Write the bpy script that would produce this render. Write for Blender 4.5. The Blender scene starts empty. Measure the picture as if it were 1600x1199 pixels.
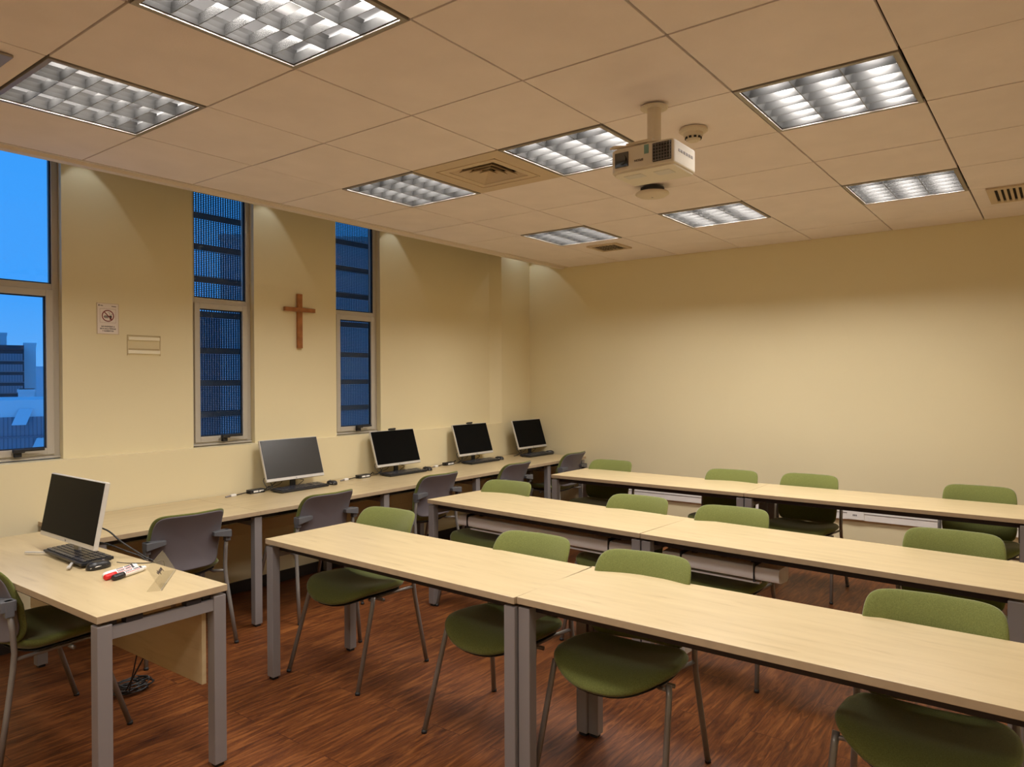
import bpy, math, random
from math import sin, cos, pi, radians
from mathutils import Matrix, Vector
random.seed(7)
scene = bpy.context.scene
COL = scene.collection

# ------------------------------------------------------------------ camera, sky, exposure
F_PX = 1127.53
YAW, PITCH, ROLL = 0.65099, -0.00715, -0.00435
cd = bpy.data.cameras.new('camera'); cam = bpy.data.objects.new('camera', cd); COL.objects.link(cam)
cd.sensor_fit = 'HORIZONTAL'; cd.sensor_width = 36.0; cd.lens = F_PX * 36.0 / 1600.0
cd.clip_start = 0.05; cd.clip_end = 500
_f = Vector((cos(YAW) * cos(PITCH), sin(YAW) * cos(PITCH), sin(PITCH)))
_r = Vector((sin(YAW), -cos(YAW), 0)); _u = _r.cross(_f)
_R = cos(ROLL) * _r + sin(ROLL) * _u; _U = -sin(ROLL) * _r + cos(ROLL) * _u
cam.matrix_world = Matrix(((_R.x, _U.x, -_f.x, -1.08516), (_R.y, _U.y, -_f.y, -4.21448), (_R.z, _U.z, -_f.z, 1.543), (0, 0, 0, 1)))
scene.camera = cam

scene.view_settings.view_transform = 'Standard'
scene.view_settings.look = 'None'
scene.view_settings.exposure = 0.0
scene.view_settings.gamma = 1.0
scene.view_settings.use_curve_mapping = False
try:
    scene.cycles.use_denoising = True
    scene.cycles.max_bounces = 10
    scene.cycles.diffuse_bounces = 6
    scene.cycles.transparent_max_bounces = 16
    scene.cycles.caustics_reflective = False
    scene.cycles.caustics_refractive = False
    scene.cycles.sample_clamp_indirect = 4.0
except Exception:
    pass

w = bpy.data.worlds.new('dusk_sky'); scene.world = w; w.use_nodes = True
nt = w.node_tree; nt.nodes.clear()
o = nt.nodes.new('ShaderNodeOutputWorld'); bg = nt.nodes.new('ShaderNodeBackground')
tc = nt.nodes.new('ShaderNodeTexCoord'); sp = nt.nodes.new('ShaderNodeSeparateXYZ'); cr = nt.nodes.new('ShaderNodeValToRGB')
nt.links.new(tc.outputs['Generated'], sp.inputs[0]); nt.links.new(sp.outputs[2], cr.inputs[0])
cr.color_ramp.elements[0].position = 0.0; cr.color_ramp.elements[0].color = (0.14, 0.45, 0.95, 1)
cr.color_ramp.elements[1].position = 0.30; cr.color_ramp.elements[1].color = (0.052, 0.37, 1.0, 1)
e = cr.color_ramp.elements.new(0.1); e.color = (0.057, 0.38, 1.0, 1)
nt.links.new(cr.outputs[0], bg.inputs[0]); bg.inputs[1].default_value = 1.0
nt.links.new(bg.outputs[0], o.inputs[0])

LAMP_W = 31.5                 # watts of each luminaire's area lamp
COVE_W = 5.0
LAMP_COL = (1.0, 0.955, 0.90)

# ------------------------------------------------------------------ materials
def new_mat(name):
    m = bpy.data.materials.new(name); m.use_nodes = True
    nt = m.node_tree; b = nt.nodes['Principled BSDF']
    return m, nt, b
def mat(name, col, rough=0.5, metal=0.0, spec=0.5, bump=0.0, bscale=200.0, vary=0.0, vscale=3.0, emit=None, estr=1.0, coat=0.0):
    m, nt, b = new_mat(name)
    b.inputs['Base Color'].default_value = (*col, 1); b.inputs['Roughness'].default_value = rough
    b.inputs['Metallic'].default_value = metal; b.inputs['Specular IOR Level'].default_value = spec
    b.inputs['Coat Weight'].default_value = coat
    tc = nt.nodes.new('ShaderNodeTexCoord')
    if vary > 0:
        n = nt.nodes.new('ShaderNodeTexNoise'); n.inputs['Scale'].default_value = vscale; n.inputs['Detail'].default_value = 4
        r = nt.nodes.new('ShaderNodeValToRGB')
        r.color_ramp.elements[0].position = 0.3; r.color_ramp.elements[1].position = 0.7
        r.color_ramp.elements[0].color = (*[c * (1 - vary) for c in col], 1)
        r.color_ramp.elements[1].color = (*[min(1, c * (1 + vary)) for c in col], 1)
        nt.links.new(tc.outputs['Object'], n.inputs['Vector']); nt.links.new(n.outputs['Fac'], r.inputs[0]); nt.links.new(r.outputs[0], b.inputs['Base Color'])
    if bump > 0:
        n = nt.nodes.new('ShaderNodeTexNoise'); n.inputs['Scale'].default_value = bscale; n.inputs['Detail'].default_value = 3
        bp = nt.nodes.new('ShaderNodeBump'); bp.inputs['Strength'].default_value = bump; bp.inputs['Distance'].default_value = 0.002
        nt.links.new(tc.outputs['Object'], n.inputs['Vector']); nt.links.new(n.outputs['Fac'], bp.inputs['Height']); nt.links.new(bp.outputs[0], b.inputs['Normal'])
    if emit:
        b.inputs['Emission Color'].default_value = (*emit, 1); b.inputs['Emission Strength'].default_value = estr
    return m

def maple(name, axis):
    m, nt, b = new_mat(name)
    tc = nt.nodes.new('ShaderNodeTexCoord'); mp = nt.nodes.new('ShaderNodeMapping')
    mp.inputs['Scale'].default_value = (14, 1.6, 14) if axis == 'y' else (1.6, 14, 14)
    n = nt.nodes.new('ShaderNodeTexNoise'); n.inputs['Scale'].default_value = 2.2; n.inputs['Detail'].default_value = 8; n.inputs['Roughness'].default_value = 0.62; n.inputs['Distortion'].default_value = 0.5
    n2 = nt.nodes.new('ShaderNodeTexNoise'); n2.inputs['Scale'].default_value = 1.1; n2.inputs['Detail'].default_value = 2
    r = nt.nodes.new('ShaderNodeValToRGB'); e = r.color_ramp.elements
    e[0].position = 0.26; e[0].color = (0.44, 0.335, 0.185, 1); e[1].position = 0.75; e[1].color = (0.575, 0.46, 0.272, 1)
    k = e.new(0.42); k.color = (0.54, 0.425, 0.245, 1)
    mx = nt.nodes.new('ShaderNodeMix'); mx.data_type = 'RGBA'; mx.blend_type = 'MULTIPLY'; mx.inputs[0].default_value = 0.35
    r2 = nt.nodes.new('ShaderNodeValToRGB'); r2.color_ramp.elements[0].color = (0.82, 0.8, 0.76, 1); r2.color_ramp.elements[0].position = 0.35; r2.color_ramp.elements[1].position = 0.65
    nt.links.new(tc.outputs['Object'], mp.inputs[0]); nt.links.new(mp.outputs[0], n.inputs['Vector']); nt.links.new(mp.outputs[0], n2.inputs['Vector'])
    nt.links.new(n.outputs['Fac'], r.inputs[0]); nt.links.new(n2.outputs['Fac'], r2.inputs[0])
    nt.links.new(r.outputs[0], mx.inputs[6]); nt.links.new(r2.outputs[0], mx.inputs[7]); nt.links.new(mx.outputs[2], b.inputs['Base Color'])
    b.inputs['Roughness'].default_value = 0.32
    return m

def floor_mat():
    m, nt, b = new_mat('red_brown_laminate')
    tc = nt.nodes.new('ShaderNodeTexCoord')
    br = nt.nodes.new('ShaderNodeTexBrick'); br.offset = 0.37; br.offset_frequency = 2; br.squash = 1
    br.inputs['Scale'].default_value = 1.0; br.inputs['Brick Width'].default_value = 1.25; br.inputs['Row Height'].default_value = 0.165
    br.inputs['Mortar Size'].default_value = 0.0016; br.inputs['Mortar Smooth'].default_value = 0.3; br.inputs['Bias'].default_value = 0
    br.inputs['Color1'].default_value = (0, 0, 0, 1); br.inputs['Color2'].default_value = (1, 1, 1, 1); br.inputs['Mortar'].default_value = (0.5, 0.5, 0.5, 1)
    nt.links.new(tc.outputs['Object'], br.inputs['Vector'])
    # shift grain per plank
    ml = nt.nodes.new('ShaderNodeVectorMath'); ml.operation = 'MULTIPLY'; ml.inputs[1].default_value = (7, 3, 5)
    ad = nt.nodes.new('ShaderNodeVectorMath'); ad.operation = 'ADD'
    nt.links.new(br.outputs['Color'], ml.inputs[0]); nt.links.new(tc.outputs['Object'], ad.inputs[0]); nt.links.new(ml.outputs[0], ad.inputs[1])
    mp = nt.nodes.new('ShaderNodeMapping'); mp.inputs['Scale'].default_value = (1.7, 15, 1)
    nt.links.new(ad.outputs[0], mp.inputs[0])
    n = nt.nodes.new('ShaderNodeTexNoise'); n.inputs['Scale'].default_value = 2.0; n.inputs['Detail'].default_value = 9; n.inputs['Roughness'].default_value = 0.66; n.inputs['Distortion'].default_value = 1.4
    nt.links.new(mp.outputs[0], n.inputs['Vector'])
    r = nt.nodes.new('ShaderNodeValToRGB'); e = r.color_ramp.elements
    e[0].position = 0.31; e[0].color = (0.044, 0.011, 0.003, 1); e[1].position = 0.74; e[1].color = (0.29, 0.104, 0.026, 1)
    k = e.new(0.5); k.color = (0.135, 0.040, 0.010, 1)
    nt.links.new(n.outputs['Fac'], r.inputs[0])
    mx = nt.nodes.new('ShaderNodeMix'); mx.data_type = 'RGBA'; mx.blend_type = 'MULTIPLY'; mx.inputs[0].default_value = 0.5
    r3 = nt.nodes.new('ShaderNodeValToRGB'); r3.color_ramp.elements[0].color = (0.72, 0.72, 0.72, 1)
    nt.links.new(br.outputs['Color'], r3.inputs[0])
    nt.links.new(r.outputs[0], mx.inputs[6]); nt.links.new(r3.outputs[0], mx.inputs[7])
    m2 = nt.nodes.new('ShaderNodeMix'); m2.data_type = 'RGBA'; m2.inputs[7].default_value = (0.05, 0.015, 0.008, 1)
    nt.links.new(br.outputs['Fac'], m2.inputs[0]); nt.links.new(mx.outputs[2], m2.inputs[6]); nt.links.new(m2.outputs[2], b.inputs['Base Color'])
    b.inputs['Roughness'].default_value = 0.5; b.inputs['Specular IOR Level'].default_value = 0.28
    bp = nt.nodes.new('ShaderNodeBump'); bp.inputs['Strength'].default_value = 0.15; bp.inputs['Distance'].default_value = 0.002
    nt.links.new(n.outputs['Fac'], bp.inputs['Height']); nt.links.new(bp.outputs[0], b.inputs['Normal'])
    return m

def fabric(name, c0, c1):
    m, nt, b = new_mat(name)
    tc = nt.nodes.new('ShaderNodeTexCoord')
    n = nt.nodes.new('ShaderNodeTexNoise'); n.inputs['Scale'].default_value = 260; n.inputs['Detail'].default_value = 3
    v = nt.nodes.new('ShaderNodeTexVoronoi'); v.inputs['Scale'].default_value = 420
    r = nt.nodes.new('ShaderNodeValToRGB'); r.color_ramp.elements[0].color = (*c0, 1); r.color_ramp.elements[1].color = (*c1, 1)
    r.color_ramp.elements[0].position = 0.3; r.color_ramp.elements[1].position = 0.7
    nt.links.new(tc.outputs['Object'], n.inputs['Vector']); nt.links.new(tc.outputs['Object'], v.inputs['Vector'])
    nt.links.new(n.outputs['Fac'], r.inputs[0]); nt.links.new(r.outputs[0], b.inputs['Base Color'])
    bp = nt.nodes.new('ShaderNodeBump'); bp.inputs['Strength'].default_value = 0.35; bp.inputs['Distance'].default_value = 0.001
    nt.links.new(v.outputs['Distance'], bp.inputs['Height']); nt.links.new(bp.outputs[0], b.inputs['Normal'])
    b.inputs['Roughness'].default_value = 0.9; b.inputs['Sheen Weight'].default_value = 0.35; b.inputs['Sheen Roughness'].default_value = 0.4
    b.inputs['Specular IOR Level'].default_value = 0.2
    return m

def glass_mat(name, tint=(1, 1, 1), refl=1.0):
    m = bpy.data.materials.new(name); m.use_nodes = True; nt = m.node_tree; nt.nodes.clear()
    o = nt.nodes.new('ShaderNodeOutputMaterial'); t = nt.nodes.new('ShaderNodeBsdfTransparent'); g = nt.nodes.new('ShaderNodeBsdfGlossy')
    t.inputs[0].default_value = (*tint, 1); g.inputs['Roughness'].default_value = 0.02
    fr = nt.nodes.new('ShaderNodeFresnel'); fr.inputs[0].default_value = 1.45
    mu = nt.nodes.new('ShaderNodeMath'); mu.operation = 'MULTIPLY'; mu.inputs[1].default_value = refl
    mx = nt.nodes.new('ShaderNodeMixShader')
    ge = nt.nodes.new('ShaderNodeNewGeometry'); inv = nt.nodes.new('ShaderNodeMath'); inv.operation = 'SUBTRACT'; inv.inputs[0].default_value = 1.0
    m2 = nt.nodes.new('ShaderNodeMath'); m2.operation = 'MULTIPLY'
    nt.links.new(ge.outputs['Backfacing'], inv.inputs[1]); nt.links.new(fr.outputs[0], mu.inputs[0])
    nt.links.new(mu.outputs[0], m2.inputs[0]); nt.links.new(inv.outputs[0], m2.inputs[1]); nt.links.new(m2.outputs[0], mx.inputs[0])
    nt.links.new(t.outputs[0], mx.inputs[1]); nt.links.new(g.outputs[0], mx.inputs[2]); nt.links.new(mx.outputs[0], o.inputs[0])
    return m

def perforated_mat():
    m = bpy.data.materials.new('perforated_sheet_metal'); m.use_nodes = True; nt = m.node_tree
    b = nt.nodes['Principled BSDF']; out = nt.nodes['Material Output']
    b.inputs['Base Color'].default_value = (0.09, 0.13, 0.23, 1); b.inputs['Roughness'].default_value = 0.6; b.inputs['Metallic'].default_value = 0.2
    tc = nt.nodes.new('ShaderNodeTexCoord'); sx = nt.nodes.new('ShaderNodeSeparateXYZ'); nt.links.new(tc.outputs['Object'], sx.inputs[0])
    def frac(out_, pitch):
        d = nt.nodes.new('ShaderNodeMath'); d.operation = 'DIVIDE'; d.inputs[1].default_value = pitch
        f = nt.nodes.new('ShaderNodeMath'); f.operation = 'FRACT'
        s = nt.nodes.new('ShaderNodeMath'); s.operation = 'SUBTRACT'; s.inputs[1].default_value = 0.5
        nt.links.new(out_, d.inputs[0]); nt.links.new(d.outputs[0], f.inputs[0]); nt.links.new(f.outputs[0], s.inputs[0])
        p = nt.nodes.new('ShaderNodeMath'); p.operation = 'MULTIPLY'
        nt.links.new(s.outputs[0], p.inputs[0]); nt.links.new(s.outputs[0], p.inputs[1])
        return p.outputs[0]
    a = nt.nodes.new('ShaderNodeMath'); a.operation = 'ADD'
    nt.links.new(frac(sx.outputs[0], 0.0205), a.inputs[0]); nt.links.new(frac(sx.outputs[2], 0.0140), a.inputs[1])
    lt = nt.nodes.new('ShaderNodeMath'); lt.operation = 'LESS_THAN'; lt.inputs[1].default_value = 0.095
    nt.links.new(a.outputs[0], lt.inputs[0])
    t = nt.nodes.new('ShaderNodeBsdfTransparent'); mx = nt.nodes.new('ShaderNodeMixShader')
    nt.links.new(lt.outputs[0], mx.inputs[0]); nt.links.new(b.outputs[0], mx.inputs[1]); nt.links.new(t.outputs[0], mx.inputs[2])
    nt.links.new(mx.outputs[0], out.inputs[0])
    return m

M_WALL = mat('cream_wall_paint', (0.77, 0.680, 0.445), 0.55, bump=0.05, bscale=60, vary=0.025, vscale=0.8)
M_CEIL = mat('mineral_ceiling_tile', (0.86, 0.785, 0.78), 0.9, bump=0.25, bscale=150, vary=0.03, vscale=5)
M_GAP = mat('void_shade_black', (0.015, 0.012, 0.01), 0.9)  # near-black puts the shade of ducts and open joints into the colour
M_TRIMC = mat('ceiling_edge_plaster', (0.76, 0.68, 0.60), 0.8)
M_SLAB = mat('plaster_slab', (0.5, 0.45, 0.36), 0.9)
M_FLOOR = floor_mat()
M_MAPY = maple('maple_laminate_lengthwise', 'y')
M_MAPX = maple('maple_laminate_crosswise', 'x')
M_EDGE = mat('maple_edge_band', (0.40, 0.30, 0.19), 0.5, vary=0.06, vscale=20)
M_GREY = mat('grey_powder_coat', (0.245, 0.225, 0.225), 0.45, metal=0.15, bump=0.03, bscale=500)
M_TUBE = mat('grey_painted_tube', (0.25, 0.235, 0.22), 0.35, metal=0.35)
M_PLAST = mat('grey_plastic', (0.11, 0.112, 0.122), 0.5, bump=0.05, bscale=300)
M_SHELL = mat('dark_grey_shell_plastic', (0.155, 0.14, 0.155), 0.5, bump=0.12, bscale=400)
M_BLACK = mat('black_rubber', (0.012, 0.012, 0.013), 0.6)
M_DARKMET = mat('shaded_steel_beam', (0.03, 0.025, 0.028), 0.5, metal=0.3)  # purple-black holds the shade under the tabletops
M_GREEN = fabric('olive_green_fabric', (0.110, 0.123, 0.030), (0.160, 0.176, 0.050))
M_ALU = mat('beige_aluminium_profile', (0.52, 0.485, 0.43), 0.4, metal=0.25)
M_GASKET = mat('black_glazing_gasket', (0.01, 0.012, 0.02), 0.6)
M_GLASS = glass_mat('window_glass', (0.94, 0.97, 1.0), 0.8)
M_ACRYL = glass_mat('clear_acrylic', (0.98, 0.975, 0.965), 1.2)
M_PERF = perforated_mat()
M_RAIL = mat('dark_screen_rail', (0.10, 0.125, 0.19), 0.7)
M_WHITEP = mat('white_duct_plastic', (0.80, 0.77, 0.74), 0.4)
M_WOODX = mat('varnished_cross_wood', (0.36, 0.135, 0.04), 0.35, vary=0.25, vscale=18)
M_PAPER = mat('white_sign_paper', (0.80, 0.72, 0.66), 0.6)
M_INK = mat('dark_ink', (0.05, 0.035, 0.04), 0.7)
M_RED = mat('dark_red_ink', (0.20, 0.02, 0.02), 0.7)
M_SCREEN = mat('black_glass_screen', (0.006, 0.006, 0.006), 0.15, spec=0.14)
M_SCREEN.node_tree.nodes['Principled BSDF'].inputs['IOR'].default_value = 1.22
M_SILVER = mat('silver_plastic', (0.62, 0.60, 0.57), 0.35, metal=0.2)
M_BLKPL = mat('black_plastic', (0.014, 0.014, 0.016), 0.35)
M_KEYS = mat('black_keycaps', (0.018, 0.022, 0.035), 0.25, spec=1.0)
M_WLABEL = mat('white_print', (0.8, 0.8, 0.78), 0.6)
M_RUBBERC = mat('black_cable_sheath', (0.012, 0.012, 0.013), 0.45)
M_REDCAP = mat('red_marker_cap', (0.65, 0.02, 0.02), 0.3)
M_PROJ = mat('ivory_projector_plastic', (0.72, 0.67, 0.58), 0.4)
M_PROJD = mat('dark_projector_grille', (0.02, 0.022, 0.024), 0.4)
M_LENS = mat('lens_glass', (0.008, 0.01, 0.014), 0.05, spec=1.0, coat=1.0)
M_TEAL = mat('teal_sticker', (0.18, 0.33, 0.30), 0.5)
M_IVORY = mat('ivory_device_plastic', (0.68, 0.60, 0.48), 0.45)
M_LOUV = mat('brushed_louver_aluminium', (0.088, 0.086, 0.084), 0.26, metal=0.65)
M_LFRAME = mat('luminaire_frame', (0.34, 0.31, 0.28), 0.4, metal=0.4)
M_HOUS = mat('luminaire_housing', (0.42, 0.42, 0.43), 0.35, metal=0.5)
M_LTUBE = mat('fluorescent_tube', (0.9, 0.9, 0.9), 0.4, emit=(1.0, 0.93, 0.84), estr=5.0)
M_GRILL = mat('tan_grille_paint', (0.62, 0.50, 0.36), 0.6)
M_BASEB = mat('dark_skirting', (0.018, 0.012, 0.01), 0.5)

# ------------------------------------------------------------------ mesh helper
class MB:
    def __init__(s): s.v = []; s.f = []; s.m = []
    def add(s, vs, fs, mi=0, M=None):
        k = len(s.v)
        for p in vs:
            p = Vector(p); s.v.append(tuple(M @ p) if M else tuple(p))
        for f in fs: s.f.append([k + i for i in f]); s.m.append(mi)
        return s
    def box(s, x0, x1, y0, y1, z0, z1, mi=0, M=None, faces=None):
        vs = [(x, y, z) for z in (z0, z1) for y in (y0, y1) for x in (x0, x1)]
        fs = [(0, 2, 3, 1), (4, 5, 7, 6), (0, 1, 5, 4), (2, 6, 7, 3), (0, 4, 6, 2), (1, 3, 7, 5)]
        return s.add(vs, fs, mi, M)
    def quad(s, a, b, c, d, mi=0, M=None): return s.add([a, b, c, d], [(0, 1, 2, 3)], mi, M)
    def prism(s, pts, z0, z1, mi=0, M=None):
        n = len(pts); vs = [(x, y, z0) for x, y in pts] + [(x, y, z1) for x, y in pts]
        fs = [tuple(range(n))[::-1], tuple(range(n, 2 * n))] + [(i, (i + 1) % n, n + (i + 1) % n, n + i) for i in range(n)]
        return s.add(vs, fs, mi, M)
    def tube(s, pts, r, n=10, mi=0, M=None, cap=True):
        pts = [Vector(p) for p in pts]; rs = r if isinstance(r, (list, tuple)) else [r] * len(pts)
        rings = []; prev = None
        for i, p in enumerate(pts):
            t = (pts[min(i + 1, len(pts) - 1)] - pts[max(i - 1, 0)]).normalized()
            if prev is None:
                a = Vector((0, 0, 1)) if abs(t.z) < 0.9 else Vector((1, 0, 0)); u = t.cross(a).normalized()
            else:
                u = (prev - t * prev.dot(t)).normalized()
            prev = u; v = t.cross(u)
            rings.append([tuple(p + (u * cos(2 * pi * j / n) + v * sin(2 * pi * j / n)) * rs[i]) for j in range(n)])
        vs = [q for rg in rings for q in rg]; fs = []
        for i in range(len(pts) - 1):
            for j in range(n): fs.append((i * n + j, i * n + (j + 1) % n, (i + 1) * n + (j + 1) % n, (i + 1) * n + j))
        if cap: fs.append(tuple(range(n))[::-1]); fs.append(tuple((len(pts) - 1) * n + j for j in range(n)))
        return s.add(vs, fs, mi, M)
    def lathe(s, prof, n=28, mi=0, M=None):
        vs = [(r * cos(2 * pi * j / n), r * sin(2 * pi * j / n), z) for r, z in prof for j in range(n)]
        fs = [(i * n + j, i * n + (j + 1) % n, (i + 1) * n + (j + 1) % n, (i + 1) * n + j) for i in range(len(prof) - 1) for j in range(n)]
        fs.append(tuple(range(n))[::-1]); fs.append(tuple((len(prof) - 1) * n + j for j in range(n)))
        return s.add(vs, fs, mi, M)
    def build(s, name, mats, parent=None, smooth=False, bevel=0.0, M=None):
        me = bpy.data.meshes.new(name); me.from_pydata(s.v, [], s.f)
        for m in (mats if isinstance(mats, (list, tuple)) else [mats]): me.materials.append(m)
        for p, mi in zip(me.polygons, s.m): p.material_index = mi; p.use_smooth = smooth
        me.update()
        o = bpy.data.objects.new(name, me); COL.objects.link(o)
        if parent: o.parent = parent
        if M: o.matrix_local = M
        if bevel > 0:
            b = o.modifiers.new('bevel', 'BEVEL'); b.width = bevel; b.segments = 2; b.limit_method = 'ANGLE'; b.angle_limit = radians(40)
        return o

def tag(o, label, cat, group=None):
    o['label'] = label; o['category'] = cat
    if group: o['group'] = group
    return o
def empty(name, loc=(0, 0, 0), rz=0.0):
    o = bpy.data.objects.new(name, None); COL.objects.link(o); o.location = loc; o.rotation_euler = (0, 0, rz); o.empty_display_size = 0.1
    return o
def struct(o): o['kind'] = 'structure'; return o
def copy_tree(o, parent=None):
    c = o.copy(); COL.objects.link(c)
    if parent: c.parent = parent
    for ch in list(o.children): copy_tree(ch, c)
    return c
def text_into(mb, s, size, M, mi=0, depth=0.0006, bold=0.0):
    cu = bpy.data.curves.new('t', 'FONT'); cu.body = s; cu.size = size; cu.extrude = depth; cu.align_x = 'CENTER'; cu.align_y = 'CENTER'; cu.offset = bold
    ob = bpy.data.objects.new('t', cu); COL.objects.link(ob)
    dg = bpy.context.evaluated_depsgraph_get(); me = bpy.data.meshes.new_from_object(ob.evaluated_get(dg))
    mb.add([v.co for v in me.vertices], [tuple(p.vertices) for p in me.polygons], mi, M)
    bpy.data.objects.remove(ob); bpy.data.curves.remove(cu); bpy.data.meshes.remove(me)

# ------------------------------------------------------------------ room
CZ = 2.7345; G = 0.624; XB = 5.475; YW = 0.530; YU = 0.590; LZ = 1.068
XF, YR, TOP = -2.6, -5.0, 3.35
struct(MB().box(XF - .2, XB + .2, YR - .2, YU + .3, -0.12, 0).build('floor', M_FLOOR))
WIN = [(0.262, 0.739), (1.563, 2.043), (2.809, 3.298)]
mb = MB()
xs = [XF] + [v for a in WIN for v in a] + [4.83]
for k in range(0, len(xs), 2): mb.box(xs[k], xs[k + 1], YU, YU + .12, LZ, TOP)
for a, b in WIN: mb.box(a, b, YU, YU + .12, 3.12, TOP)
mb.box(XF, XB, YW, YU + .12, 0, LZ)                                   # thicker lower wall, its top the ledge
mb.prism([(4.83, YU), (4.965, YW), (XB, YW), (XB, YU + .12), (4.83, YU + .12)], LZ, TOP)   # corner pier
struct(mb.build('wall_left', M_WALL))
struct(MB().box(XB, XB + .2, YR, YU + .3, 0, TOP).build('wall_back', M_WALL))
struct(MB().box(XF, XB, YR - .2, YR, 0, TOP).build('wall_right', M_WALL))
struct(MB().box(XF - .2, XF, YR, YU + .3, 0, TOP).build('wall_front', M_WALL))
mb = MB().box(XF, XB, YW - .012, YW, 0, 0.082); struct(mb.build('baseboard_left', M_BASEB))
struct(MB().box(XB - .012, XB, YR, YW - .012, 0, 0.082).build('baseboard_back', M_BASEB))

# ceiling: separate tiles on a grid with open joints, cut out where a fixture sits
LIGHTS = [(1, 0), (3, 0), (1, 3), (3, 3), (5, 3), (1, 6), (3, 6), (5, 6), (5, 0), (1, -3), (3, -3), (5, -3)]
VENTS = [(2, 3)]
mb = MB()
for j in range(-5, 9):
    for i in range(0, 8):
        if (i, j) in LIGHTS or (i, j) in VENTS: continue
        x0, x1, y1, y0 = j * G, min((j + 1) * G, XB), -i * G, max(-(i + 1) * G, YR)
        if x0 < XF: x0 = XF
        if x1 - x0 < .02: continue
        dz = random.uniform(-.0012, .0012); g = .0045
        mb.box(x0 + g, x1 - g, y0 + g, y1 - (g if i else .0), CZ + dz, CZ + .016)
struct(mb.build('ceiling', M_CEIL, bevel=0.0012))
mb = MB()
for j in range(-5, 9):                # dark backing above the joints
    for i in range(0, 8):
        if (i, j) in LIGHTS or (i, j) in VENTS: continue
        mb.box(max(j * G, XF), min((j + 1) * G, XB), max(-(i + 1) * G, YR), -i * G, CZ + .017, CZ + .022)
struct(mb.build('ceiling', M_GAP))
struct(MB().box(XF, XB, YR, YU + .25, TOP, TOP + .15).build('ceiling', M_SLAB))
prof = [(.010, CZ + .02), (.012, CZ - .001), (.052, CZ + .006), (.060, CZ + .008), (.066, CZ - .010), (.118, CZ - .010), (.130, CZ + .002), (.130, CZ + .16), (.115, CZ + .16), (.115, CZ + .03), (.004, CZ + .03)]
mb = MB(); n = len(prof)
mb.add([(XF, y, z) for y, z in prof] + [(XB, y, z) for y, z in prof], [tuple(range(n)), tuple(range(n, 2 * n))[::-1]] + [(i, n + i, n + (i + 1) % n, (i + 1) % n) for i in range(n)])
struct(mb.build('trim_1', M_TRIMC))

# windows
def window(k, x0, x1):
    yf = YU + .048; y1 = yf + .06; zt = 3.12; z0 = LZ + .006; mw = .038
    e = empty('window_%d' % k, ((x0 + x1) / 2, yf, z0)); struct(e)
    I = Matrix.Translation(-Vector(e.location))
    f = MB()
    f.box(x0, x0 + mw, yf, y1, z0, zt, 0, I); f.box(x1 - mw, x1, yf, y1, z0, zt, 0, I)
    f.box(x0 + mw, x1 - mw, yf, y1, z0, z0 + .03, 0, I); f.box(x0 + mw, x1 - mw, yf, y1, zt - .03, zt, 0, I)
    f.box(x0 + mw, x1 - mw, yf, y1, 2.082, 2.125, 0, I)
    f.box(x0 - .0, x1 + .0, yf - .012, yf, z0, z0 + .012, 0, I)
    f.build('window_frame', M_ALU, e, bevel=.002)
    s = MB(); a, b, c, d = x0 + mw - .004, x1 - mw + .004, z0 + .024, 2.088; t = .040; ys = yf - .012
    s.box(a, a + t, ys, yf + .03, c, d, 0, I); s.box(b - t, b, ys, yf + .03, c, d, 0, I)
    s.box(a + t, b - t, ys, yf + .03, c, c + t, 0, I); s.box(a + t, b - t, ys, yf + .03, d - t, d, 0, I)
    so = s.build('sash', M_ALU, e, bevel=.002)
    g = MB(); r = .007
    for (p, q, u, v, yy) in ((a + t, b - t, c + t, d - t, yf + .012), (x0 + mw, x1 - mw, 2.125, zt - .03, yf + .02)):
        g.box(p, p + r, yy - .012, yy + .006, u, v, 0, I); g.box(q - r, q, yy - .012, yy + .006, u, v, 0, I)
        g.box(p + r, q - r, yy - .012, yy + .006, u, u + r, 0, I); g.box(p + r, q - r, yy - .012, yy + .006, v - r, v, 0, I)
    g.build('gasket', M_GASKET, e)
    MB().box(a + t + r, b - t - r, yf + .010, yf + .014, c + t + r, d - t - r, 0, I).build('pane', M_GLASS, e)
    MB().box(x0 + mw + r, x1 - mw - r, yf + .018, yf + .022, 2.125 + r, zt - .03 - r, 0, I).build('pane', M_GLASS, e)
    h = MB(); hx = (x0 + x1) / 2 + .005; hz = c + .020
    h.box(hx - .018, hx + .018, ys - .03, ys, hz - .022, hz + .022, 0, I)
    h.box(hx - .03, hx + .03, ys - .045, ys - .02, hz + .004, hz + .026, 0, I)
    h.prism([(hx + .02, ys - .045), (hx + .135, ys - .038), (hx + .135, ys - .028), (hx + .02, ys - .022)], hz + .010, hz + .024, 0, I)
    h.build('window_handle', M_BLACK, e, bevel=.003)
for k, (a, b) in enumerate(WIN): window(k + 1, a, b)

# ------------------------------------------------------------------ outside
def screen():
    e = empty('perforated_screen', (2.9, 1.06, 0.6)); I = Matrix.Translation(-Vector(e.location))
    MB().box(1.15, 5.2, 1.06, 1.062, .6, 3.6, 0, I).build('sheet', M_PERF, e)
    for z in (1.035, 1.275, 1.515, 1.765, 2.045, 2.315, 2.56, 2.80, 3.05, 3.3):
        MB().box(1.15, 5.2, 1.02, 1.058, z - .022, z + .022, 0, I).build('rail', M_RAIL, e)
    for x in (1.25, 2.45, 3.65, 5.1):
        for z in (1.275, 2.315): MB().box(x - .02, x + .02, YU + .12, 1.03, z - .02, z + .02, 0, I).build('fixing_arm', M_RAIL, e)
    tag(e, 'dark perforated metal sun screen with rails outside the two narrow windows', 'screen')
screen()
M_FAC = mat('pale_facade', (0.62, 0.66, 0.72), 0.8); M_FACD = mat('dark_glazed_facade', (0.012, 0.02, 0.035), 0.4)
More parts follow.
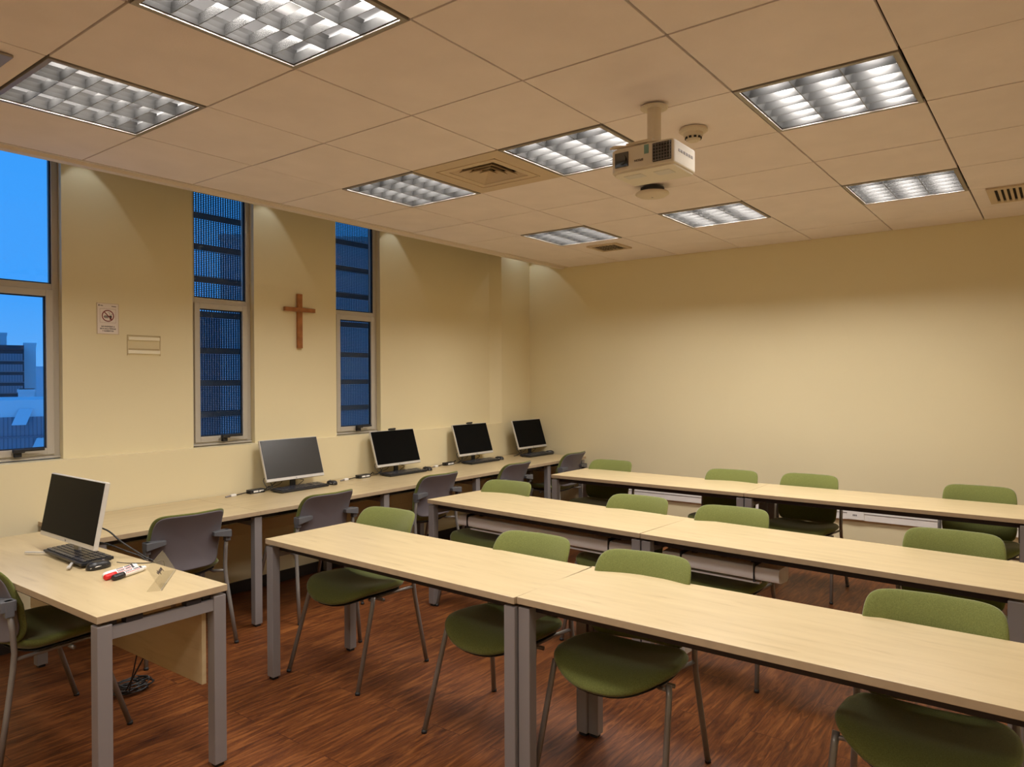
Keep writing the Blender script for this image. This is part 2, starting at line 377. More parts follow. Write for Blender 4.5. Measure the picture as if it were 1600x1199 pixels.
M_FACB = mat('blue_grey_facade', (0.48, 0.53, 0.62), 0.8); M_FACM = mat('office_window_glass', (0.10, 0.16, 0.22), 0.3); M_ROOF = mat('dull_roof_sheet', (0.20, 0.26, 0.34), 0.6); M_MULL = mat('blue_grey_mullion', (0.10, 0.14, 0.20), 0.6); M_TOWER = mat('tower_render', (0.34, 0.37, 0.42), 0.8); M_FACG = mat('grey_facade', (0.22, 0.25, 0.30), 0.8)
FW = Vector((cos(YAW), sin(YAW), 0)); RT = Vector((sin(YAW), -cos(YAW), 0)); C0 = Vector((-1.085, -4.214, 0))
def P(px, d): return C0 + FW * d + RT * ((px - 800) / F_PX * d)
def zat(py, d): return 1.543 + (592 - 3 - py) / F_PX * d          # height seen at this row at that distance
def block(name, mats, px0, px1, d, py0, py1, depth, parent=None):
    """box facing the school: corners are real places beyond the window"""
    a, z1, z0 = P(px0, d), zat(py0, d), zat(py1, d)
    pm = P(px1 - (px1 - px0) * .1, d) - C0; dn = Vector((pm.y, -pm.x, 0)).normalized()
    rb = (P(px1, d) - C0).normalized(); den = dn.x * rb.y - dn.y * rb.x; ac = a - C0
    L = (ac.y * rb.x - ac.x * rb.y) / den                 # width that meets the sight line of the far edge
    M = Matrix.Translation(a) @ Matrix.Rotation(math.atan2(dn.y, dn.x), 4, 'Z')
    return M, L, z0, z1
def simple_building(name, label, m, px0, px1, d, py0, zlow, depth, cat='building'):
    M, L, _, z1 = block(name, m, px0, px1, d, py0, 700, depth)
    mb = MB().box(0, L, 0, depth, zlow, z1)
    # parapet lip and window bands so the volume has a face
    mb.box(-.05, L + .05, -.05, depth + .05, z1 - .2, z1)
    o = mb.build(name, m, None, M=M); tag(o, label, cat); return o
# office block with window bands
d = 60.0; M, L, _, z1 = block('', 0, -150, 38, d, 530, 640, 14)
e = empty('office_building', M.translation, M.to_euler().z)
MB().box(0, L, 0, 6, -14, z1 - .4).box(-.1, L, -.2, 6, z1 - .4, z1).build('wall', M_FACD, e)
fl = (600 - 530) / 3.05 / F_PX * d * 1.0
for k in range(6):
    zt = z1 - .75 - k * fl * .78
    bnd = MB().box(.1, L - .1, -.08, 0, zt - .62 * fl * .78, zt); bnd.build('window_band', M_FACM, e)
    mu = MB()
    for q in range(0, 40):
        x = q * L / 40; mu.box(x, x + .06, -.14, -.05, zt - .62 * fl * .78, zt)
    mu.box(0, L, -.16, 0, zt - .70 * fl * .78, zt - .64 * fl * .78); mu.build('mullion', M_FACG, e)
tag(e, 'dark glazed office block with rows of window bands, behind the pale stair tower', 'building')
simple_building('stair_tower', 'tall pale blank tower beside the dark glazed office block', M_FAC, 37.5, 56.5, 67.5, 530, -14, 6)
simple_building('roof_plant_room', 'small pale plant room on the office block roof', M_FAC, -60, 11, 68, 512, 3, 3)
simple_building('annex_building', 'plain pale blank building right of the stair tower', M_FACB, 54, 130, 84, 567, -14, 12)
simple_building('low_building', 'low pale flat-roofed building in front of the stair tower', M_FAC, 28, 54, 50, 603, -14, 6)
# near glazed roof with parapet and tilted vents
d = 24.0; M, L, _, z1 = block('', 0, -160, 150, d, 622, 700, 6)
e = empty('neighbouring_hall', M.translation, M.to_euler().z)
zb = zat(634, d)
MB().box(0, L, 0, 6, z1 - .6, z1).build('parapet', M_FAC, e)
mb = MB().box(0, L, -.0, .25, -14, z1 - .6); mb.build('wall', M_ROOF, e)
mu = MB()
for q in range(46): x = q * L / 46; mu.box(x, x + .03, -.04, 0, -6, z1 - .6)
for zz in (-.45, -1.9, -3.3): mu.box(0, L, -.06, 0, zz - .05, zz)
mu.build('mullion', M_MULL, e)
for (qx, qz, wd, hh) in ((18, 637, .42, .55), (46, 687, .40, .5), (-40, 660, .42, .5)):
    Mi = M.inverted(); p0 = Mi @ C0; p1 = Mi @ P(qx, d)
    cx = p0.x + (p1.x - p0.x) * (-.25 - p0.y) / (p1.y - p0.y); cz = zat(qz, d)
    v = MB().add([(cx + .2, -.05, cz), (cx + .2 + wd, -.05, cz), (cx + wd, -.42, cz - hh), (cx, -.42, cz - hh), (cx + .2, -.03, cz + .02), (cx + .2 + wd, -.03, cz + .02), (cx + wd, -.40, cz - hh + .02), (cx, -.40, cz - hh + .02)],
                 [(0, 1, 2, 3), (4, 7, 6, 5), (0, 4, 5, 1), (1, 5, 6, 2), (2, 6, 7, 3), (3, 7, 4, 0)])
    v.build('tilted_window', M_FAC, e)
tag(e, 'nearest glazed hall with a pale parapet and tilted open windows', 'building')
simple_building('neighbouring_tower', 'dark tower block faintly seen through the perforated screen', M_TOWER, 345, 700, 30, 362, -14, 12)
simple_building('neighbouring_house', 'lower grey building seen through the screen left of the dark tower', M_FACG, 180, 347, 40, 480, -14, 8)

# ------------------------------------------------------------------ luminaires
def make_luminaire():
    e = empty('ceiling_light'); s = G / 2
    f = MB(); o_, i_ = s - .004, s - .024
    for (a, b, c, d) in ((-o_, o_, -o_, -i_), (-o_, o_, i_, o_), (-o_, -i_, -i_, i_), (i_, o_, -i_, i_)): f.box(a, b, c, d, -.005, .012)
    f.build('frame', M_LFRAME, e, bevel=.001)
    h = MB(); q = i_ + .002
    for (a, b, c, d) in ((-q, q, -q - .003, -q), (-q, q, q, q + .003), (-q - .003, -q, -q, q), (q, q + .003, -q, q)): h.box(a, b, c, d, .006, .11)
    h.box(-q, q, -q, q, .11, .114); h.build('housing', M_HOUS, e)
    l = MB(); n = 6; hgt = .041; cb = .034; iw = i_ - .004
    for k in range(n + 1):                       # cross blades, run along Y
        x = -iw + 2 * iw * k / n
        l.prism([(-.0012, 0), (.0012, 0), (.005, cb), (-.005, cb)], -iw, iw, 0, Matrix.Translation((x, 0, .002)) @ Matrix.Rotation(pi / 2, 4, 'X') @ Matrix.Scale(-1, 4, Vector((0, 0, 1))))
    for k in range(4):                           # longitudinal reflectors between the tubes, run along X
        y = -iw + 2 * iw * k / 3
        pr = [(-.0015, 0), (.0015, 0), (.006, hgt * .4), (.014, hgt * .8), (.024, hgt * 1.1), (-.024, hgt * 1.1), (-.014, hgt * .8), (-.006, hgt * .4)]
        l.prism(pr, -iw, iw, 0, Matrix.Translation((0, y, .002)) @ Matrix.Rotation(pi / 2, 4, 'Z') @ Matrix.Rotation(pi / 2, 4, 'X'))
    l.build('louver', M_LOUV, e)
    for k in range(3):
        y = -iw + 2 * iw * (k + .5) / 3
        MB().tube([(-iw + .02, y, .074), (iw - .02, y, .074)], .013, 12).build('fluorescent_tube', M_LTUBE, e, smooth=True)
        ld = bpy.data.lights.new('tube_glow', 'AREA'); ld.shape = 'RECTANGLE'; ld.size = .52; ld.size_y = .07; ld.energy = LAMP_W / 3; ld.color = LAMP_COL
        lo = bpy.data.objects.new('tube_glow', ld); COL.objects.link(lo); lo.parent = e; lo.location = (0, y, .0585)
    return e
LUM_LABELS = {(1, 0): 'square louvred ceiling light nearest the sky window at far left', (3, 0): 'large louvred ceiling light cut by the top edge of the picture',
 (1, 3): 'louvred ceiling light left of the big square air diffuser', (3, 3): 'louvred ceiling light beside the projector lens',
 (5, 3): 'bright louvred ceiling light right of the smoke detector', (1, 6): 'smallest louvred ceiling light next to the small air vent',
 (3, 6): 'louvred ceiling light behind and right of the round wireless unit', (5, 6): 'louvred ceiling light nearest the linear grille at the right edge',
 (5, 0): 'louvred ceiling light above and right of the camera', (1, -3): 'louvred ceiling light behind the camera by the window wall', (3, -3): 'louvred ceiling light in the middle behind the camera', (5, -3): 'louvred ceiling light behind the camera by the right wall'}
proto = make_luminaire()
for k, (i, j) in enumerate(LIGHTS):
    o = proto if k == 0 else copy_tree(proto)
    pw = (.78 if i == 1 else .86 if i == 5 and j < 6 else 1.0) * (1.30 if j == 6 and i > 1 else 1.1 if (j == 6) else .85 if j < 0 else 1.0)   # output tuned per light to balance wall and table brightness
    for c in o.children:
        if c.type == 'LIGHT': c.data = c.data.copy(); c.data.energy = LAMP_W / 3 * pw
    o.location = ((j + .5) * G, -(i + .5) * G, CZ); tag(o, LUM_LABELS[(i, j)], 'ceiling light', 'louvred ceiling lights')

# small downlights in the cove above the ceiling edge
def make_cove_light():
    e = empty('cove_downlight')
    MB().lathe([(.034, 0), (.036, .004), (.036, .12), (.030, .13)], 20).build('can', M_IVORY, e)
    MB().tube([(0, 0, .13), (0, 0, .22)], .008, 8).build('stem', M_IVORY, e)
    MB().lathe([(.028, -.001), (.028, .002)], 20).build('lens', M_LTUBE, e)
    ld = bpy.data.lights.new('downlight_beam', 'SPOT'); ld.energy = COVE_W; ld.spot_size = radians(64); ld.spot_blend = .12; ld.shadow_soft_size = .02; ld.color = (.86, .93, 1.0)
    lo = bpy.data.objects.new('downlight_beam', ld); COL.objects.link(lo); lo.parent = e; lo.location = (0, 0, -.004)
    return e
cv = make_cove_light()
for k, (x, lab) in enumerate([(.86, 'small cove downlight above the ceiling edge by the sky window'), (2.13, 'small cove downlight above the ceiling edge right of the first narrow window'), (3.42, 'small cove downlight above the ceiling edge right of the second narrow window'), (5.20, 'small cove downlight above the ceiling edge in the room corner')]):
    o = cv if k == 0 else copy_tree(cv); o.location = (x, .43, 3.13); tag(o, lab, 'downlight', 'cove downlights')
    if k == 3:
        for c in o.children:
            if c.type == 'LIGHT': c.data = c.data.copy(); c.data.spot_size = radians(86); c.data.energy = COVE_W * 1.15

# square diffuser
def diffuser(cx, cy, s, core, label, rings=4):
    e = empty('air_diffuser', (cx, cy, CZ))
    p = MB(); p_o = s
    for (a, b, c, d) in ((-p_o, p_o, -p_o, -core), (-p_o, p_o, core, p_o), (-p_o, -core, -core, core), (core, p_o, -core, core)): p.box(a, b, c, d, -.002, .008)
    q = core + .05
    for (a, b, c, d) in ((-q, q, -q, -q + .006), (-q, q, q - .006, q), (-q, -q + .006, -q, q), (q - .006, q, -q, q)): p.box(a, b, c, d, -.006, -.002)
    p.build('face_plate', M_GRILL, e)
    b = MB().box(-core - .01, core + .01, -core - .01, core + .01, .09, .10)
    for (a, bb, c, d) in ((-core - .01, core + .01, -core - .01, -core), (-core - .01, core + .01, core, core + .01), (-core - .01, -core, -core, core), (core, core + .01, -core, core)): b.box(a, bb, c, d, .008, .10)
    b.build('duct_box', M_GAP, e)
    for k in range(rings):
        r0 = core * (1 - k / rings) - .004; r1 = r0 - core / rings * .66
        c = MB()
        for r in range(4):
            M = Matrix.Rotation(r * pi / 2, 4, 'Z')
            c.add([(-r0, -r0, .0), (r0, -r0, .0), (r1, -r1, .026), (-r1, -r1, .026), (-r0, -r0, .003), (r0, -r0, .003), (r1, -r1, .029), (-r1, -r1, .029)],
                  [(0, 3, 2, 1), (4, 5, 6, 7), (0, 1, 5, 4), (2, 3, 7, 6)], 0, M)
        c.build('cone_ring', M_GRILL, e)
    return tag(e, label, 'air vent')
diffuser((3 + .5) * G, -(2 + .5) * G, G / 2 - .003, .165, 'large square four-way air diffuser between two ceiling lights')
def small_vent():
    e = empty('air_vent', (4.665, -.95, CZ)); s = .15
    p = MB().box(-s, s, -s, s, -.004, 0); 
    p = MB()
    for (a, b, c, d) in ((-s, s, -s, -s + .03), (-s, s, s - .03, s), (-s, -s + .03, -s + .03, s - .03), (s - .03, s, -s + .03, s - .03)): p.box(a, b, c, d, -.014, -.001)
    p.build('frame', M_GRILL, e); MB().box(-s + .03, s - .03, -s + .03, s - .03, -.003, -.001).build('duct_shade_sheet', M_GAP, e)  # flat black sheet stands in for the shade behind the slats
    for k in range(7):
        y = -s + .045 + k * .035
        MB().box(-s + .03, s - .03, -.006, .006, -.001, .001, 0, Matrix.Translation((0, y, -.008)) @ Matrix.Rotation(radians(50), 4, 'X')).build('slat', M_GRILL, e)
    tag(e, 'small square slatted air vent just behind the smallest ceiling light', 'air vent')
small_vent()
def grille():
    e = empty('linear_grille', (4.62, -4.08, CZ)); 
    p = MB(); a, b = .19, .21
    for (x0, x1, y0, y1) in ((-a - .05, a + .05, -b - .04, -b), (-a - .05, a + .05, b, b + .04), (-a - .05, -a, -b, b), (a, a + .05, -b, b)): p.box(x0, x1, y0, y1, -.012, -.001)
    p.build('frame', M_GRILL, e); MB().box(-a, a, -b, b, -.003, -.001).build('duct_shade_sheet', M_GAP, e)  # black sheet painted as the shade between the bars
    for k in range(13):
        y = -b + .016 + k * .0315
        MB().box(-a, a, y - .008, y + .008, -.012, -.004).build('bar', M_GRILL, e)
    tag(e, 'barred ceiling grille cut by the right edge of the picture', 'air vent')
grille()
tag(MB().box(-.38, -.08, -1.165, -.86, CZ - .012, CZ - .0015).build('ceiling_access_plate', M_LFRAME, bevel=.003), 'pale square plate on the ceiling at the far left edge', 'plate')

# smoke detector, access point
def detector():
    e = empty('smoke_detector', (2.195, -2.812, CZ - .002))
    MB().lathe([(.05, 0), (.066, -.002), (.068, -.012), (.058, -.020), (.050, -.022)][::-1]).build('base', M_IVORY, e, smooth=False)
    MB().lathe([(.047, -.022), (.046, -.034), (.036, -.040), (.034, -.052), (.026, -.060), (.01, -.061)][::-1]).build('head', M_IVORY, e)
    v = MB()
    for k in range(10): v.box(.034, .0395, -.006, .006, -.050, -.041, 0, Matrix.Rotation(k * pi / 5, 4, 'Z'))
    v.build('smoke_slots', M_BLACK, e)
    tag(e, 'ivory round smoke detector on the ceiling behind the projector', 'smoke detector')
detector()
def wap():
    e = empty('wireless_access_point', (3.020, -2.190, CZ - .012))
    MB().lathe([(.072, 0), (.074, -.018), (.078, -.020), (.078, -.028)][::-1]).build('mounting_plate', M_BLACK, e)
    MB().lathe([(.078, -.027), (.100, -.030), (.104, -.040), (.085, -.052), (.04, -.058), (.01, -.059)][::-1], 36).build('cover', M_IVORY, e, smooth=True)
    MB().lathe([(.006, -.060), (.006, -.0585)], 12).build('indicator', M_GREY, e)
    tag(e, 'round ivory wireless unit with a black base on the ceiling below the projector', 'wireless access point')
wap()

# ------------------------------------------------------------------ projector
def projector():
    px, py, zb = 1.545, -2.862, 2.385
    e = empty('projector', (px, py, zb))
    W2, D, Hh = .145, .225, .098
    b = MB()
    def outline(z, k):   # rounded box outline, front at -x
        pts = []
        for (cx, cy, a0, r) in ((.045, -W2 + .02, 180, .02), (.0, 0, 0, 0)): pass
        return pts
    pts = []
    for cx, cy, a0, r in ((D - .02, W2 - .02, 0, .02), (.05, W2 - .05, 90, .05), (.02, -W2 + .02, 180, .02), (D - .02, -W2 + .02, 270, .02)):
        for k in range(5):
            a = radians(a0 + k * 22.5); pts.append((cx + r * cos(a), cy + r * sin(a)))
    b.prism(pts, .004, Hh); b.build('body', M_PROJ, e, bevel=.006)
    c = [(p[0] * .94 + .008, p[1] * .95) for p in pts]
    MB().prism(c, -.004, .006).build('lid', M_PROJ, e, bevel=.003)
    # lens recess and lens on the front (-x) face
    lw = MB().box(-.004, .004, .050, .112, .020, .080); lw.build('lens_window', M_LENS, e, bevel=.002)
    MB().tube([(-.010, .080, .050), (.0, .080, .050)], .021, 20).build('lens', M_LENS, e, smooth=False)
    g = MB(); g.box(-.003, .003, -W2 + .008, -W2 + .088, .016, .090); go = g.build('exhaust_grille', M_PROJD, e, bevel=.003)
    gb = MB()
    for k in range(7): y = -W2 + .012 + k * .012; gb.box(-.007, -.002, y, y + .0022, .018, .088)
    for k in range(6): z = .020 + k * .0125; gb.box(-.007, -.002, -W2 + .010, -W2 + .086, z, z + .0018)
    gb.build('grille_bars', M_GREY, go)
    MB().box(-.0012, .001, -.040, -.020, .056, .092).build('sticker', M_TEAL, e)
    t = MB(); Mx = Matrix.Translation((-.0012, .004, .036)) @ Matrix(((0, 0, -1, 0), (1, 0, 0, 0), (0, -1, 0, 0), (0, 0, 0, 1)))
    text_into(t, 'EPSON', .013, Mx)
    for k in range(2): t.box(-.0012, .001, .122, .134, .040 + k * .018, .043 + k * .018)
    t.build('printed_logo', M_INK, e)
    lb = MB().box(.05, .10, .02, .10, -.0055, -.004).box(.06, .12, -.10, -.03, -.0055, -.004); lb.build('underside_labels', M_SILVER, e)
    sv = MB().box(D - .002, D + .002, -.12, .10, .02, .06); sv.build('connector_panel', M_GREY, e)
    sd = MB()
    for k in range(6): sd.box(.05 + k * .024, .066 + k * .024, -W2 - .0012, -W2 + .001, .055, .066)
    sd.build('side_vent', M_GREY, e)
    # ceiling mount: belongs to the hanging assembly
    m = MB()
    m.tube([(.258, .062, Hh + .055), (.258, .062, CZ - zb - .004)], .030, 20)
    m.lathe([(.058, 0), (.060, .004), (.058, .008), (.034, .016)], 24, 0, Matrix.Translation((.258, .062, CZ - zb - .020)))
    m.build('mount_pole', M_IVORY, e, smooth=False)
    k = MB()
    for ang, ln in ((35, .15), (150, .17), (-20, .12), (-140, .15)):
        k.box(0, ln, -.016, .016, -.004, .004, 0, Matrix.Translation((.12, .03, Hh + .028)) @ Matrix.Rotation(radians(ang), 4, 'Z') @ Matrix.Rotation(radians(9), 4, 'Y'))
    k.box(.05, .27, -.03, .09, Hh + .022, Hh + .034); k.tube([(.250, .060, Hh + .03), (.258, .062, Hh + .06)], .036, 16)
    k.build('mount_bracket', M_IVORY, e, bevel=.002)
    tag(e, 'ivory ceiling-mounted projector hanging upside down on a short pole', 'projector')
projector()

# ------------------------------------------------------------------ wall things
def cross():
    y = YU; x, zc = 2.437, 2.085
    e = empty('wooden_cross', (x, y, 2.0))
    MB().box(-.021, .021, -.026, -.002, -.212, .216).build('upright_bar', M_WOODX, e, bevel=.002)
    MB().box(-.142, .142, -.030, -.004, .075, .107).build('cross_bar', M_WOODX, e, bevel=.002)
    tag(e, 'plain varnished wooden cross on the wall between the two narrow windows', 'cross')
cross()
def sign():
    x0, x1, z0, z1 = .939, 1.064, 1.837, 2.026; y = YU - .0025; cx = (x0 + x1) / 2; cz = (z0 + z1) / 2
    e = empty('no_food_sign', (cx, YU, cz)); hw, hh = (x1 - x0) / 2, (z1 - z0) / 2
    MB().box(-hw, hw, -.0025, -.0005, -hh, hh).build('sign_board', [M_PAPER], e)
    f = MB(); t = .0035
    for (a, b, c, d) in ((-hw - t, hw + t, -hh - t, -hh), (-hw - t, hw + t, hh, hh + t), (-hw - t, -hw, -hh, hh), (hw, hw + t, -hh, hh)): f.box(a, b, -.004, -.0005, c, d)
    f.build('sign_border', M_GRILL, e)
    p = MB(); yy = -.0030
    def ring(mb, cx, cz, r, t, mi): 
        n = 40; vs = []; fs = []
        for k in range(n):
            a = 2 * pi * k / n; vs += [(cx + r * cos(a), yy, cz + r * sin(a)), (cx + (r - t) * cos(a), yy, cz + (r - t) * sin(a))]
        for k in range(n): fs.append((2 * k, 2 * k + 1, (2 * k + 3) % (2 * n), (2 * k + 2) % (2 * n)))
        mb.add(vs, fs, mi)
    ring(p, 0, .018, .037, .006, 0)
    def bar(mb, x0, z0, x1, z1, t, mi, y=yy - .0002):
        d = Vector((x1 - x0, 0, z1 - z0)); nn = Vector((-d.z, 0, d.x)).normalized() * t / 2; a = Vector((x0, y, z0)); b = Vector((x1, y, z1))
        mb.add([a - nn, b - nn, b + nn, a + nn], [(0, 1, 2, 3)], mi)
    bar(p, -.024, .044, .024, -.006, .006, 0)
    bar(p, -.048, .062, .048, .062, .0010, 0); bar(p, -.048, -.025, .048, -.025, .0010, 0); bar(p, -.048, -.025, -.048, .062, .001, 0); bar(p, .048, -.025, .048, .062, .001, 0)
    p.build('prohibition_ring', M_RED, e)
    q = MB()                                            # hot dog and cup with straw
    y2 = yy + .0003
    bar(q, -.025, .012, .004, .012, .006, 0, y2); bar(q, -.022, .019, .002, .019, .003, 0, y2); bar(q, -.022, .005, .003, .005, .003, 0, y2)
    q.add([(.008, y2, .020), (.024, y2, .020), (.021, y2, -.006), (.011, y2, -.006)], [(0, 1, 2, 3)])
    bar(q, .014, .020, .009, .038, .002, 0, y2); bar(q, .009, .038, .002, .040, .002, 0, y2); bar(q, .020, .024, .026, .030, .003, 0, y2)
    B = Matrix(((1, 0, 0, 0), (0, 0, -1, -.0028), (0, 1, 0, 0), (0, 0, 0, 1)))
    for s_, z in (('NO INGRESAR A', -.050), ('ESTA SALA BEBIDAS', -.064), ('Y ALIMENTOS', -.078)):
        text_into(q, s_, .0108, Matrix.Translation((0, 0, z)) @ B, 0, .0003, .0004)
    bar(q, -.056, .083, -.050, .083, .010, 0, y2); bar(q, -.046, .083, -.030, .081, .004, 0, y2); bar(q, .022, .080, .050, .078, .004, 0, y2)
    q.build('printed_pictogram', M_INK, e)
    tag(e, 'small white no food or drink sign with a red prohibition ring on the wall', 'sign')
sign()
def holder():
    x0, x1, z0, z1 = 1.118, 1.335, 1.702, 1.836
    e = empty('wall_sign_holder', ((x0 + x1) / 2, YU, (z0 + z1) / 2)); hw, hh = (x1 - x0) / 2, (z1 - z0) / 2
    MB().box(-hw, hw, -.010, -.008, -hh, hh).build('acrylic_plate', glass_mat('holder_acrylic', (.985, .98, .97), .5), e)
    st = mat('cream_adhesive_strip', (.97, .92, .74), .6)
    MB().box(-hw + .008, hw - .006, -.008, 0, hh - .034, hh - .012).build('adhesive_strip', st, e, bevel=.002)
    MB().box(-hw + .004, hw - .004, -.008, 0, -hh + .012, -hh + .036).build('adhesive_strip', st, e, bevel=.002)
    gr = MB().box(-hw, hw, -.003, -.001, hh - .006, hh); gr.box(-hw + .01, hw - .01, -.003, -.001, -hh + .038, -hh + .046); gr.box(-hw, -hw + .004, -.003, -.001, -hh, hh).box(hw - .004, hw, -.003, -.001, -hh, hh)
    gr.build('dark_edge_and_shadow', mat('shadow_and_edge_tone', (.55, .45, .27), .9), e)  # lines above the strips are painted shadow; side lines are just darker
    tag(e, 'empty clear wall plate with two pale adhesive strips right of the sign', 'sign holder')
holder()
def duct_back():
    e = empty('cable_duct', (XB, -2.4, .385))
    MB().box(-.028, -.001, -1.95, 2.28, -.042, .040).build('duct_body', M_WHITEP, e, bevel=.003)
    MB().box(-.031, -.028, -1.95, 2.28, .014, .018).build('duct_lid_lip', M_GREY, e)
    for y in (-2.835,):
        s = MB().box(-.036, -.028, y + 2.4 - .075, y + 2.4 + .055, -.036, .034).build('socket_outlet', M_WHITEP, e, bevel=.002)
        h = MB()
        for k in range(3): h.box(-.0375, -.036, y + 2.4 - .02 + k * .012, y + 2.4 - .014 + k * .012, -.006, .008)
        h.build('socket_slots', M_BLACK, s)
    tag(e, 'white plastic cable duct with a socket along the back wall', 'cable duct')
duct_back()
tag(MB().box(.7, XB - .001, YW - .024, YW - .001, .42, .505).build('wall_trunking', M_WALL, bevel=.003), 'cream painted cable trunking on the wall under the window tables', 'cable duct')
# ------------------------------------------------------------------ tables
TH = .723
def make_table(name, sx, sy, axis, legs, beam=True, panel=None, rails='all', lt=.052, ld=.045):
    """origin at the min corner; legs = list of (x, y) leg centres; axis = long direction"""
    e = empty(name)
    t = MB().box(0, sx, 0, sy, TH - .026, TH)
    o = t.build('tabletop', [M_MAPY if axis == 'y' else M_MAPX, M_EDGE], e, bevel=.0015)
    for p in o.data.polygons:
        if abs(p.normal.z) < .5: p.material_index = 1
    for (x, y) in legs:
        lo = MB().box(x - ld / 2, x + ld / 2, y - lt / 2, y + lt / 2, .014, TH - .038) if axis == 'y' else MB().box(x - lt / 2, x + lt / 2, y - ld / 2, y + ld / 2, .014, TH - .038)
        l = lo.build('leg', M_GREY, e, bevel=.003)
        MB().box(x - .016, x + .016, y - .016, y + .016, 0, .014).build('foot', M_BLACK, l)
    # end rails between paired legs + spacers up to the top
    ends = sorted(set(round(p[1] if axis == 'y' else p[0], 4) for p in legs))
    for c in ends:
        a = sorted([p[0] if axis == 'y' else p[1] for p in legs if abs((p[1] if axis == 'y' else p[0]) - c) < 1e-3])
        if len(a) < 2: continue
        a0, a1 = a[0] + ld / 2, a[-1] - ld / 2; r = MB(); w2 = lt / 2 - .006
        prf = [(a0, TH - .050), (a1, TH - .050), (a1, TH - .094), (a0, TH - .094)]
        vs = []
        for s_ in (-w2, w2):
            for u, v in prf: vs.append((u, c + s_, v) if axis == 'y' else (c + s_, u, v))
        n = len(prf)
        r.add(vs, [tuple(range(n)), tuple(range(n, 2 * n))[::-1]] + [(i, n + i, n + (i + 1) % n, (i + 1) % n) for i in range(n)])
        r.build('end_rail', M_GREY, e)
        for u in (a0 + .08, a1 - .08):
            s = MB()
            if axis == 'y': s.box(u - .03, u + .03, c - .018, c + .018, TH - .05, TH - .026)
            else: s.box(c - .018, c + .018, u - .03, u + .03, TH - .05, TH - .026)
            s.build('spacer', M_DARKMET, e)
    if len(ends) == 1: ends = [.02, ends[0]]
    if beam and len(ends) > 1:
        for off in (.09, .82):
            if axis == 'y': MB().box(sx * off, sx * off + .035, ends[0], ends[-1], TH - .060, TH - .027).build('support_beam', M_DARKMET, e)
            else: MB().box(ends[0], ends[-1], sy * off, sy * off + .035, TH - .060, TH - .027).build('support_beam', M_DARKMET, e)
    return e
L_, D_ = 1.65, .55
ROWS = [('front_row', 1.092, -.955, -1.2, 'row table at front left with its bare end facing the aisle, nearest the desk', 1.632),
        ('front_row', 1.072, -2.589, 0.0, 'row table at front right running out of the lower right corner', 1.66),
        ('middle_row', 2.462, -.785, -4.2, 'middle row table at left with a white cable tray under it', 1.665),
        ('middle_row', 2.338, -2.452, -3.4, 'middle row table at right whose square end shows at the picture edge', 1.655),
        ('back_row', 3.985, -.765, -.5, 'back row table at left, its end beside the last window-table chair', 1.655),
        ('back_row', 3.972, -2.423, -.3, 'back row table at right, in front of the wall socket', 1.655)]
roots = []
for k, (rw, x, y, th, lab, L) in enumerate(ROWS):
    ins = .028
    e = make_table('classroom_table', D_, L, 'y', [(.028, ins), (D_ - .028, ins), (.028, L - ins), (D_ - .028, L - ins)])
    a = radians(th); R2 = Matrix.Rotation(a, 4, 'Z'); org = Vector((x, y, 0)) + R2 @ Vector((0, -L, 0))
    e.location = org; e.rotation_euler = (0, 0, a); tag(e, lab, 'table', 'maple classroom tables in rows'); roots.append(e)
def tray(e, L, y0, y1, straps):
    """white rounded cable duct slung below the rear of the top; y measured from the left end"""
    a, b = L - y1, L - y0; x = .150
    n = 10; prf = [(x - .02, .555), (x + .06, .548), (x + .08, .56), (x + .08, .625), (x + .0, .625)] + [(x - .035 + .012 * cos(t), .59 + .033 * sin(t)) for t in [radians(100 + 16 * k) for k in range(n)]]
    m = MB(); N = len(prf)
    m.add([(u, a, v) for u, v in prf] + [(u, b, v) for u, v in prf], [tuple(range(N))[::-1], tuple(range(N, 2 * N))] + [(i, (i + 1) % N, N + (i + 1) % N, N + i) for i in range(N)])
    t = m.build('cable_tray', M_WHITEP, e)
    lip = MB().box(x - .03, x + .0, a + .1, b - .1, .538, .546).build('tray_hinge', M_SILVER, t)
    for s in straps:
        yy = L - s; MB().box(x - .053, x - .03, yy - .003, yy + .003, .55, .635).box(x - .05, x + .08, yy - .003, yy + .003, .625, .64).build('strap', M_BLACK, t)
    h = MB()
    for yy in (a + .15, b - .15): h.box(x + .02, x + .05, yy - .012, yy + .012, .62, TH - .026)
    h.build('tray_hanger', M_DARKMET, t)
tray(roots[2], 1.665, .19, 1.57, (.28, 1.40)); tray(roots[3], 1.655, .07, .69, (.18, .57))

# teacher desk
desk = make_table('teacher_desk', .496, 1.745, 'y', [(.028, .028), (.466, .028), (.028, 1.717), (.466, 1.717)], lt=.050, ld=.052)
desk.location = (.022, -1.563, 0); desk.rotation_euler = (0, 0, radians(1.0))
p = MB().box(.412, .430, .045, 1.70, .335, TH - .045).build('modesty_panel', [M_MAPY, M_EDGE], desk, bevel=.001)
for yy in (.24, 1.45): MB().box(.404, .412, yy, yy + .022, .60, TH - .04).build('panel_bracket', M_GREY, desk)
tag(desk, 'maple topped teacher desk with grey square legs at the left, holding markers', 'desk')

